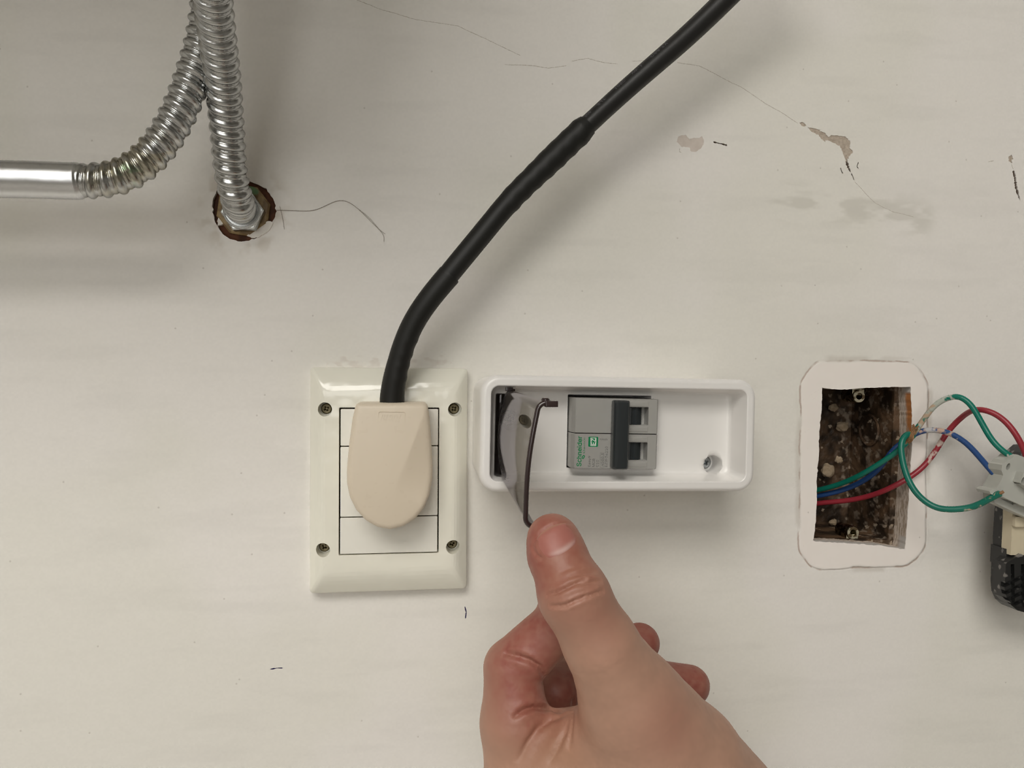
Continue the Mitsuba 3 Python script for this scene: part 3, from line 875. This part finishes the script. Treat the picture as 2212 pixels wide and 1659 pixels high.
hose = thing('steel_hose', 'upright corrugated steel hose screwed into the rusty wall fitting', 'steel hose')
HNUT = np.array([*(P(522, 455, 8)[:2]), 0])
hx = hexr(11.1, 6, math.radians(4))
nut = loft([np.column_stack([hx * .94, np.full(6, .8)]), np.column_stack([hx, np.full(6, 1.6)]), np.column_stack([hx, np.full(6, 6.6)]), np.column_stack([hx * .93, np.full(6, 7.6)])])
nut = join(nut, lathe([(9.7, 7.2), (9.7, 7.8), (9.4, 8.6), (8.7, 8.9), (8.5, 8.3), (8.0, 8.2)], 40))
obj('hex_nut', nut.apply_translation(HNUT), 'm_nut', hose, 25, label='galvanised hex nut')
hp = spline([HNUT + [0.5, 0, 6.5], HNUT + [0, 0.4, 11], P(515, 440, 19), P(505, 405, 27), P(497, 360, 33), P(493, 310, 39), P(488, 250, 48), P(482, 180, 61), P(472, 100, 77), P(459, 0, 97), P(446, -100, 118), P(430, -210, 142), P(420, -420, 150)], 0.3)
obj('hose', tube(hp, hose_r(6.6, 1.6, 6.1, 2, 1e9), 44), 'm_steel', hose, 60)

hose2 = thing('steel_hose', 'curved corrugated steel hose ending in a straight pipe at left', 'steel hose')
lp = spline([P(-1500, 375, 60), P(-700, 382, 60), P(-60, 387, 60), P(0, 387, 60), P(90, 389, 60), P(150, 391, 60), P(180, 391, 60), P(240, 386, 60), P(300, 358, 60), P(352, 303, 59), P(392, 230, 58), P(418, 160, 57), P(438, 90, 57), P(449, 20, 58), P(456, -60, 60), P(460, -180, 64), P(462, -420, 70)], 0.3)
s = np.r_[0, np.cumsum(np.linalg.norm(np.diff(lp, axis=0), axis=1))]
cut = np.argmin(np.linalg.norm(lp - P(163, 391, 60), axis=1))
cut2 = cut + 12
obj('pipe_end', tube(lp[:cut2], np.r_[np.full(cut2 - 7, 8.15), np.linspace(8.15, 7.2, 7)], 40), 'm_pipe', hose2, 40, label='smooth straight steel pipe end')
obj('hose', tube(lp[cut:], hose_r(6.45, 1.65, 5.9, 1.0, 1e9), 44), 'm_steel', hose2, 60)

fib = thing('fibre', 'thin dark fibre hanging on the wall right of the rusty fitting', 'thread')
obj('strand', tube(spline(PP([(598, 454), (640, 455), (685, 452), (735, 433), (772, 450), (806, 483), (828, 508), (829, 522)], 0.6), 1.0), 0.13, 6), 'm_fibre', fib, True)
obj('strand', tube(spline(PP([(772, 450), (800, 473), (820, 496), (832, 505)], 0.7), 1.0), 0.10, 6), 'm_fibre', fib, True)
obj('strand', tube(spline(PP([(604, 445), (610, 470), (614, 495)], 0.6), 1.0), 0.10, 6), 'm_fibre', fib, True)

# ------------------------------------------------------------------ cavity: junction box in the wall
jb = thing('junction_box', 'dirty dark junction box sunk in the open cavity of the wall', 'junction box')
JC = np.array([271.6, -56.5]); JW, JH = 60.5, 98.0
outer = to_man(rloft((JW + 9, JH + 9, 3, -58), (JW + 9, JH + 9, 3, -12.0), n=4))
inner = to_man(rloft((JW - 5, JH - 5, 2, -55.5), (JW - 2.4, JH - 2.4, 2, -5), n=4))
shell = (outer - inner).refine_to_length(6.0)
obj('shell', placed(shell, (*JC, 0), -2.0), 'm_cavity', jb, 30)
for k, (px, py) in enumerate(((1856, 856), (1843, 1151))):
    c = P(px, py, -14)
    lug = to_man(lathe([(3.9, -14), (4.2, -1), (3.8, 0)], 28)) - to_man(lathe([(1.9, -9), (2.1, 1)], 20))
    off = np.array([0, 4.2 if k == 0 else -4.6])
    lug = lug + to_man(rbox(8.0, 7, 12, .3, .2, (0, off[1], -13)))
    obj('screw_lug', placed(lug, c), 'm_lug', jb, 30, label='corroded screw lug')
# knock-out rings
for c, axis, r in ((np.array([JC[0] - 17, -66, -55.3]), (0, 0, 1), 12), (np.array([JC[0] + 27.6, -38, -34]), (-1, 0, .03), 10.5), (np.array([JC[0] - 14, -94, -55.3]), (0, 0, 1), 11)):
    obj('knockout', lathe([(r, -.3), (r, .5), (r - .8, .9), (r - 1.8, .5), (r - 2.4, .1), (r - 3.2, .6), (1, .6)], 40, c, axis), 'm_cavity', jb, 40, label='round knock-out')
r = np.random.default_rng(12)
for px, py, w, sz in ((1800, 880, -50, 3.2), (1820, 922, -50, 4.2), (1812, 993, -48, 2.6), (1788, 1016, -44, 4.6), (1800, 1128, -48, 2.6), (1893, 985, -40, 2.4), (1906, 1135, -28, 2.6), (1898, 1050, -35, 1.6), (1866, 1115, -46, 1.6), (1925, 1090, -22, 1.5)):
    m = trimesh.creation.icosphere(2, 1.0)
    v = np.array(m.vertices)
    v *= (0.65 + 0.7 * meshkit.noise(v * 2.2 + r.uniform(0, 50, 3)))[:, None] * [sz, sz * r.uniform(.7, 1.2), sz * .6]
    m.vertices = v + P(px, py, w)
    obj('mortar_lump', m, 'm_mortar', jb, True, label='lump of dried mortar')

# ------------------------------------------------------------------ wires
WR = 1.62


def wire(label, mat, pts, r=WR):
    k = thing('electrical_wire', label, 'wire', 'wires from the cavity in the wall')
    c = spline([P(*p) for p in pts], 0.8)
    obj('insulation', tube(c, r, 16), mat, k, 60)
    return k


wg = wire('green wire coming out of the cavity above the blue one', 'm_wire_teal', [(1735, 1062, -46), (1768, 1058, -36), (1815, 1045, -24), (1862, 1024, -10), (1905, 998, 0), (1938, 975, 6), (1952, 962, 8), (1962, 953, 9)])
wire('red wire arching from the cavity to the far right edge', 'm_wire_red', [(1735, 1093, -48), (1770, 1087, -40), (1830, 1081, -28), (1885, 1069, -14), (1935, 1048, 0), (1985, 1016, 4), (2018, 978, 7), (2046, 935, 11), (2078, 901, 18), (2115, 885, 33), (2150, 895, 40), (2182, 922, 46), (2206, 960, 49), (2222, 1000, 49)])
wire('blue wire running from the cavity to the grey terminal block', 'm_wire_blue', [(1735, 1077, -48), (1768, 1071, -39), (1815, 1060, -30), (1862, 1040, -20), (1902, 1008, -8), (1930, 972, 0), (1955, 952, 3), (1985, 934, 8), (2015, 929, 13), (2048, 935, 19), (2085, 956, 27), (2118, 990, 36), (2142, 1018, 43), (2160, 1040, 46)])
wire('green wire looping high over the others with white paint on it', 'm_wire_green', [(1966, 946, 8), (1978, 930, 9), (1994, 908, 12), (2020, 876, 18), (2048, 860, 24), (2072, 858, 29), (2094, 872, 33), (2112, 898, 36), (2130, 930, 39), (2146, 954, 43), (2164, 972, 46), (2184, 986, 48)])
wg2 = wire('green wire hanging in a low loop below the others', 'm_wire_teal', [(1972, 944, 10), (1964, 938, 11), (1953, 945, 12), (1947, 962, 13), (1949, 990, 15), (1957, 1022, 18), (1972, 1054, 22), (1995, 1080, 26), (2026, 1097, 31), (2065, 1100, 37), (2105, 1093, 43), (2140, 1076, 50), (2160, 1066, 54)], 1.75)
obj('bare_end', tube(spline([P(2158, 1067, 53.6), P(2168, 1062, 54.5)], .5), 0.8, 10), 'm_copper', wg2, 40, label='bare copper tip')
strands = []
r = np.random.default_rng(5)
for k in range(16):
    q = r.uniform(-1, 1, (4, 3)) * 1.3
    strands.append(tube(spline([P(1959, 957, 9) + q[0] * .8, P(1967, 945, 12) + q[1], P(1972, 934, 12.5) + q[2], P(1978, 924, 13) + q[3] * 1.5], .6), 0.42, 7))
obj('copper_twist', join(*strands), 'm_copper', wg, 40, label='twisted brown copper strands')

# ------------------------------------------------------------------ socket insert hanging on its wires
ins = thing('socket_insert', 'dismounted black socket insert with grey terminal block hanging by wires', 'socket insert')
fr = Polygon(PP([(2212, 963), (2197, 976), (2190, 986), (2186, 1000), (2174, 1090), (2171, 1105), (2167, 1165), (2167, 1182), (2163, 1182), (2161, 1220), (2164, 1221), (2162, 1262), (2164, 1284), (2172, 1302), (2186, 1314), (2208, 1320), (2300, 1322), (2330, 1310), (2330, 950)], 30)[:, :2])
obj('support_frame', extrude(fr.buffer(-.3).buffer(.3), 22, 34), 'm_frame_black', ins, 25, label='black plastic support frame')
cz = Polygon(PP([(2190, 1105), (2189, 1136), (2186, 1200), (2240, 1200), (2240, 1105)], 38)[:, :2])
obj('core', join(extrude(cz, 30, 37), placed(rbox(18, 6, 3, 1, .5), P(2215, 1125, 37))), 'm_cream', ins, 25, label='cream insulating core')
pt = Polygon(PP([(2170, 1216), (2203, 1196), (2240, 1212), (2300, 1230), (2300, 1312), (2210, 1312), (2185, 1306), (2172, 1292), (2167, 1270)], 38)[:, :2])
low = to_man(extrude(pt, 30, 39))
for k in range(5):
    c = P(2205, 1238 + 17 * k, 39)
    low = low - to_man(placed(rbox(40, 2.4, 6, .2, .1), c + [6, 0, -3], 22))
for k in range(3):
    c = P(2188 + 22 * k, 1268, 39)
    low = low - to_man(placed(rbox(2.2, 26, 6, .2, .1), c + [0, 0, -3], 2))
obj('ribbed_cap', low, 'm_frame_black', ins, 25, label='black ribbed lower cap')
tb = Polygon(PP([(2165, 1004), (2170, 1002), (2176, 995), (2186, 990), (2191, 984), (2198, 982), (2270, 1010), (2330, 1040), (2330, 1130), (2212, 1094), (2158, 1070), (2141, 1068), (2137, 1061), (2144, 1056), (2152, 1056), (2160, 1042), (2167, 1027), (2163, 1016)], 52)[:, :2])
top = to_man(extrude(tb.buffer(-.35).buffer(.35), 42, 52))
lowp = Polygon(PP([(2146, 1068), (2158, 1062), (2212, 1088), (2290, 1120), (2290, 1150), (2212, 1116), (2148, 1086)], 46)[:, :2])
top = top + to_man(extrude(lowp, 38, 46)) + to_man(extrude(Polygon(PP([(2200, 1042), (2208, 1020), (2280, 1050), (2280, 1100)], 56)[:, :2]), 48, 57))
for px, py, rx in ((2178, 1008, 1.15), (2195, 1036, 1.25)):
    h = lathe([(rx * .9, -5.5), (rx, 8)], 28)
    h.apply_transform(np.diag([1.0, 1.85, 1, 1]))
    top = top - to_man(placed(h, P(px, py, 52), -24))
top = top - to_man(placed(rbox(8, 2.2, 5, .3, .1), P(2178, 1081, 46) + [0, 0, -1.5], -26))
obj('terminal_block', top, 'm_terminal', ins, 25, label='pale grey terminal block with screw holes')


# ------------------------------------------------------------------ the hand
# Joints: pixel, height over the wall, radius in mm.
J = {
    't0': (1194, 1166, 170, 8.9), 't1': (1203, 1200, 172, 9.5), 't2': (1239, 1285, 178, 11.5), 't3': (1298, 1392, 176, 12.3), 't4': (1366, 1520, 169, 18.2), 't5': (1475, 1640, 161, 21.0), 't6': (1590, 1805, 148, 27.0),
    'i0': (1212, 1192, 150, 8.4), 'i1': (1217, 1338, 145, 9.6), 'i2': (1107, 1443, 140, 10.9), 'i3': (1112, 1560, 143, 12.5), 'i4': (1131, 1700, 142, 14.8),
    'm0': (1382, 1389, 96, 8.9), 'm1': (1318, 1408, 98, 9.4), 'm2': (1200, 1492, 115, 10.4), 'm4': (1155, 1750, 116, 14.5),
    'r0': (1490, 1480, 80, 9.3), 'r1': (1412, 1472, 82, 9.9), 'r2': (1240, 1570, 93, 10.2), 'r4': (1190, 1800, 92, 13.5),
    'p0': (1480, 1592, 68, 7.6), 'p1': (1430, 1585, 68, 8.0), 'p2': (1300, 1660, 74, 8.8), 'p4': (1240, 1830, 76, 12),
    'iw': (1500, 1890, 138, 21), 'mw': (1510, 1900, 122, 21), 'rw': (1520, 1900, 104, 20), 'pw': (1530, 1900, 90, 17),
    'wr': (1560, 1900, 122, 28), 'fa': (1720, 2180, 112, 31),
    'w0': (1216, 1612, 150, 11.5), 'w1': (1190, 1695, 150, 15), 'w2': (1400, 1600, 166, 18), 'w3': (1330, 1700, 157, 20),
}
JP = {k: (P(*v[:3]), float(v[3])) for k, v in J.items()}


def cone(p, a, b):
    """Distance to the round cone between two joints."""
    (A, ra), (B, rb) = JP[a], JP[b]
    d = (B - A).astype(np.float32); q = p - A.astype(np.float32)
    t = np.clip(q @ d / (d @ d), 0, 1)
    return np.linalg.norm(q - t[:, None] * d, axis=1) - (ra + (rb - ra) * t)


def smin(a, b, k):
    h = np.clip(0.5 + 0.5 * (b - a) / k, 0, 1)
    return b + (a - b) * h - k * h * (1 - h)


def chain(p, names, k):
    d = cone(p, names[0], names[1])
    for x, y in zip(names[1:-1], names[2:]):
        d = smin(d, cone(p, x, y), k)
    return d


def hand_sdf(p):
    p = np.asarray(p, np.float32)
    palm = smin(cone(p, 'i4', 'iw'), cone(p, 'm4', 'mw'), 9)
    palm = smin(palm, cone(p, 'r4', 'rw'), 9)
    palm = smin(palm, cone(p, 'p4', 'pw'), 9)
    palm = smin(palm, cone(p, 'wr', 'fa'), 12)
    palm = smin(palm, cone(p, 'w1', 'w3'), 10)
    thumb = chain(p, ['t0', 't1', 't2', 't3', 't4', 't5', 't6'], 3.5)
    palm = smin(palm, thumb, 14)
    web = smin(cone(p, 'w0', 'w1'), cone(p, 'w0', 'w2'), 6)
    palm = smin(palm, web, 9)
    palm = smin(palm, chain(p, ['i2', 'i3', 'i4'], 4), 4.0)
    d = smin(palm, chain(p, ['i0', 'i1', 'i2'], 2.5), 1.2)
    d = smin(d, smin(chain(p, ['m0', 'm1', 'm2'], 2.5), cone(p, 'm2', 'm4'), 1.5), 1.0)
    d = smin(d, smin(chain(p, ['r0', 'r1', 'r2'], 2.5), cone(p, 'r2', 'r4'), 1.5), 1.0)
    return smin(d, chain(p, ['p0', 'p1', 'p2', 'p4'], 2), 1.0)


def surface_net(f, lo, hi, h):
    """Closed surface of f = 0 on a grid (naive surface nets)."""
    ax = [np.arange(a, b + h, h, dtype=np.float32) for a, b in zip(lo, hi)]
    n = [len(x) for x in ax]
    D = np.empty(n, np.float32)
    for i in range(n[0]):
        g = np.stack(np.meshgrid([ax[0][i]], ax[1], ax[2], indexing='ij'), -1).reshape(-1, 3)
        D[i] = f(g).reshape(n[1], n[2])
    S = D < 0
    corners = [(i, j, k) for i in (0, 1) for j in (0, 1) for k in (0, 1)]
    sl = lambda A, c: A[c[0]:n[0] - 1 + c[0], c[1]:n[1] - 1 + c[1], c[2]:n[2] - 1 + c[2]]
    cnt = sum(sl(S, c).astype(np.int8) for c in corners)
    cells = np.argwhere((cnt > 0) & (cnt < 8))
    ids = np.full([m - 1 for m in n], -1, np.int64); ids[tuple(cells.T)] = np.arange(len(cells))
    acc, num = np.zeros((len(cells), 3)), np.zeros(len(cells))
    for e in range(3):
        for c in corners:
            if c[e]:
                continue
            c1 = tuple(c[q] + (q == e) for q in range(3))
            d0, d1 = D[tuple((cells + c).T)], D[tuple((cells + c1).T)]
            on = (d0 < 0) != (d1 < 0)
            t = np.where(on, d0 / np.where(on, d0 - d1, 1), 0)
            pos = cells + np.array(c) + t[:, None] * np.eye(3)[e]
            acc += np.where(on[:, None], pos, 0); num += on
    V = np.array(lo) + acc / num[:, None] * h
    F = []
    for e in range(3):
        u, v = (e + 1) % 3, (e + 2) % 3
        s0 = [slice(1, -1)] * 3; s0[e] = slice(0, -1); s1 = list(s0); s1[e] = slice(1, None)
        a, b = S[tuple(s0)], S[tuple(s1)]
        at = np.argwhere(a != b); at[:, u] += 1; at[:, v] += 1
        sg = S[tuple(at.T)]
        du, dv = np.eye(3, dtype=int)[u], np.eye(3, dtype=int)[v]
        q = np.stack([ids[tuple((at - du - dv).T)], ids[tuple((at - dv).T)], ids[tuple(at.T)], ids[tuple((at - du).T)]], 1)
        q = np.where(sg[:, None], q, q[:, ::-1])
        F += [q[:, [0, 1, 2]], q[:, [0, 2, 3]]]
    return V, np.vstack(F)


def gradient(f, p, e=0.25):
    g = sum(np.array(k) * f(p + np.array(k) * e)[:, None] for k in ((1, -1, -1), (-1, -1, 1), (-1, 1, -1), (1, 1, 1)))
    return g / (np.linalg.norm(g, axis=1, keepdims=True) + 1e-9)


allp = np.array([q for q, r in JP.values()]); allr = np.array([r for q, r in JP.values()])
lo, hi = (allp - allr[:, None]).min(0) - 3, (allp + allr[:, None]).max(0) + 3
hv, hf = surface_net(hand_sdf, lo, hi, 1.25)
hm = trimesh.Trimesh(hv, hf, process=False)
near = np.where(hm.triangles_center[:, 1] > -165)[0]
hm = hm.subdivide(face_index=near) if False else trimesh.Trimesh(*trimesh.remesh.subdivide(hm.vertices, hm.faces, face_index=None), process=False)
hv = np.array(hm.vertices)
for _ in range(2):
    hv -= gradient(hand_sdf, hv) * hand_sdf(hv)[:, None] * 0.9
hm = trimesh.Trimesh(hv, hm.faces, process=False)


def on_hand(px, py):
    """Where the line of sight through a pixel first meets the hand."""
    eye = np.array([0, 0, DIST]); d = P(px, py, 0) - eye; d /= np.linalg.norm(d)
    t = 150.0
    for _ in range(90):
        s_ = float(hand_sdf((eye + d * t)[None])[0])
        if abs(s_) < 0.01 or t > 400:
            break
        t += s_ * 0.8
    return eye + d * t if t < 380 else None


from scipy.spatial import cKDTree
hn = gradient(hand_sdf, hv)
# folds: pixel line, depth, half width (mm)
FOLDS = [
    ([(1183, 1286), (1206, 1279), (1238, 1263), (1264, 1251)], 0.95, 0.62), ([(1250, 1264), (1275, 1259), (1297, 1254)], 0.6, 0.7), ([(1190, 1310), (1217, 1309), (1259, 1291), (1301, 1277)], 0.95, 0.62),
    ([(1236, 1246), (1262, 1238), (1286, 1233)], 0.45, 0.8), ([(1225, 1292), (1255, 1280), (1285, 1268)], 0.25, 0.6), ([(1215, 1234), (1250, 1222)], 0.2, 0.7),
    ([(1093, 1411), (1120, 1418), (1145, 1428), (1165, 1441), (1178, 1460)], 1.6, 1.0), ([(1113, 1547), (1132, 1534), (1155, 1528), (1185, 1530), (1212, 1539)], 1.6, 1.0),
    ([(1222, 1545), (1185, 1558), (1160, 1576), (1140, 1605), (1122, 1640)], 0.9, 1.1), ([(1230, 1545), (1222, 1580), (1208, 1610), (1190, 1645)], 0.8, 1.1), ([(1238, 1515), (1236, 1560), (1230, 1610)], 0.8, 1.0),
    ([(1150, 1182), (1156, 1166), (1168, 1152), (1182, 1141), (1200, 1133), (1222, 1129), (1238, 1132)], 0.55, 0.6), ([(1150, 1182), (1158, 1198), (1172, 1208)], 0.6, 0.6),
]
disp = np.zeros(len(hv))
for line, depth, wid in FOLDS:
    pts = []
    for (xa, ya), (xb, yb) in zip(line[:-1], line[1:]):
        for k in np.linspace(0, 1, 9):
            q = on_hand(xa + (xb - xa) * k, ya + (yb - ya) * k)
            if q is not None:
                pts.append(q)
    if not pts:
        continue
    pts = np.array(pts)
    keep = np.r_[True, np.linalg.norm(np.diff(pts, axis=0), axis=1) < 6]
    d, i = cKDTree(pts[keep]).query(hv, distance_upper_bound=8)
    end = np.sin(np.pi * np.clip((np.minimum(i, keep.sum() - 1) + 1.5) / (keep.sum() + 2), 0, 1)) ** 0.5
    d = np.where(np.isfinite(d), d, 99)
    disp -= depth * end * np.exp(-(d / wid) ** 2) - 0.28 * depth * end * np.exp(-((d - 2.2 * wid) / (1.4 * wid)) ** 2)
disp += 0.10 * (meshkit.fbm(hv * 0.35, 3, 4) - 0.5) + 0.5 * (meshkit.fbm(hv * 0.07, 2, 9) - 0.5)
hv = hv + hn * disp[:, None]
hm = trimesh.Trimesh(hv, hm.faces, process=False)


def glow(px, py, w, r):
    return np.exp(-(np.linalg.norm(hv - P(px, py, w), axis=1) / r) ** 2)


tone = meshkit.fbm(hv * 0.09, 3, 21)[:, None]
mott = meshkit.fbm(hv * 0.45, 3, 31)[:, None]
base = np.array([0.365, 0.212, 0.150]) * (0.90 + 0.20 * tone) * (0.93 + 0.14 * mott)
red = (glow(1185, 1150, 176, 12) * 0.75 + glow(1140, 1230, 172, 12) * 0.7 + glow(1222, 1235, 184, 15) * .85 + glow(1382, 1389, 96, 15) * 1.3 + glow(1490, 1480, 80, 15) * 1.3  # skin redness; darker on thumb and index as painted-in shade
       + glow(1120, 1370, 150, 17) * .8 + glow(1125, 1490, 152, 17) * .75 + glow(1185, 1570, 158, 13) * .65 + glow(1180, 1340, 155, 12) * .6
       + glow(1440, 1560, 184, 13) * .35 + glow(1300, 1360, 187, 12) * .25 + glow(1210, 1490, 120, 16) * 1.1 + glow(1320, 1410, 98, 16) * 1.1 + glow(1412, 1472, 82, 14))
red = np.clip(red, 0, 1)[:, None] * (0.70 + 0.6 * mott)
skin = base * (1 - red) + np.array([0.255, 0.090, 0.066]) * red
tan = np.clip(glow(1235, 1245, 184, 9) * .6 + glow(1210, 1620, 160, 14), 0, 1)[:, None] * 0.5
skin = skin * (1 - tan) + np.array([0.30, 0.17, 0.10]) * tan
hand = thing('person', 'bare left hand pinching the smoked door of the breaker box', 'hand')
scene['m_skin'] = {'type': 'twosided', 'b': {'type': 'bumpmap', 'tex': mikit.proc(lambda p, n, uv: 0.00009 * fbm(p.x * 850, p.y * 850, p.z * 850, 2), 2e-4), 'scale': 1.0,
                   'b': {'type': 'principled', 'base_color': {'type': 'mesh_attribute', 'name': 'vertex_color'}, 'roughness': 0.47, 'specular': 0.4}}}
obj('skin', hm, 'm_skin', hand, True, color=np.clip(skin, 0.02, 0.9))

# thumb nail, laid on the thumb's surface
na, nb = 33, 27
cx, cy, hx_, hy_, rot = 1202.0, 1168.0, 46.0, 34.0, math.radians(-28)
nv, nc, nrm = [], [], []
for j in range(nb):
    for i in range(na):
        a_, b_ = 2 * i / (na - 1) - 1, 2 * j / (nb - 1) - 1
        # square to rounded shape
        x_, y_ = a_ * math.sqrt(1 - 0.42 * b_ * b_), b_ * math.sqrt(1 - 0.42 * a_ * a_)
        px = cx + x_ * hx_ * math.cos(rot) - y_ * hy_ * math.sin(rot)
        py = cy + x_ * hx_ * math.sin(rot) + y_ * hy_ * math.cos(rot)
        q = on_hand(px, py)
        nv.append(q if q is not None else nv[-1])
        e = max(abs(a_), abs(b_))
        nrm.append(0.42 * (1 - e ** 4) - 0.28 * e ** 4)
        pale_band = math.exp(-((b_ - 0.74 + 0.10 * a_ * a_) / 0.19) ** 2) * max(0, 1 - (a_ - .12) ** 2 * 1.3)  # paler band across the base of the nail
        tipw = math.exp(-((b_ + 0.95) / 0.10) ** 2)
        c = np.array([0.31, 0.115, 0.092]) * (1 - 0.75 * pale_band) + np.array([0.50, 0.35, 0.32]) * 0.75 * pale_band
        nc.append(c * (1 - 0.35 * tipw) + np.array([0.36, 0.27, 0.18]) * 0.35 * tipw)
nv = np.array(nv)
nv = nv + gradient(hand_sdf, nv, 1.2) * np.array(nrm)[:, None]
ii = np.arange(na * nb).reshape(nb, na)
q = np.stack([ii[:-1, :-1], ii[1:, :-1], ii[1:, 1:], ii[:-1, 1:]], -1).reshape(-1, 4)
plastic('m_nail', {'type': 'mesh_attribute', 'name': 'vertex_color'}, 0.46, 0.35)
obj('nail', (nv, q), 'm_nail', hand, True, color=np.array(nc), label='pink thumb nail')
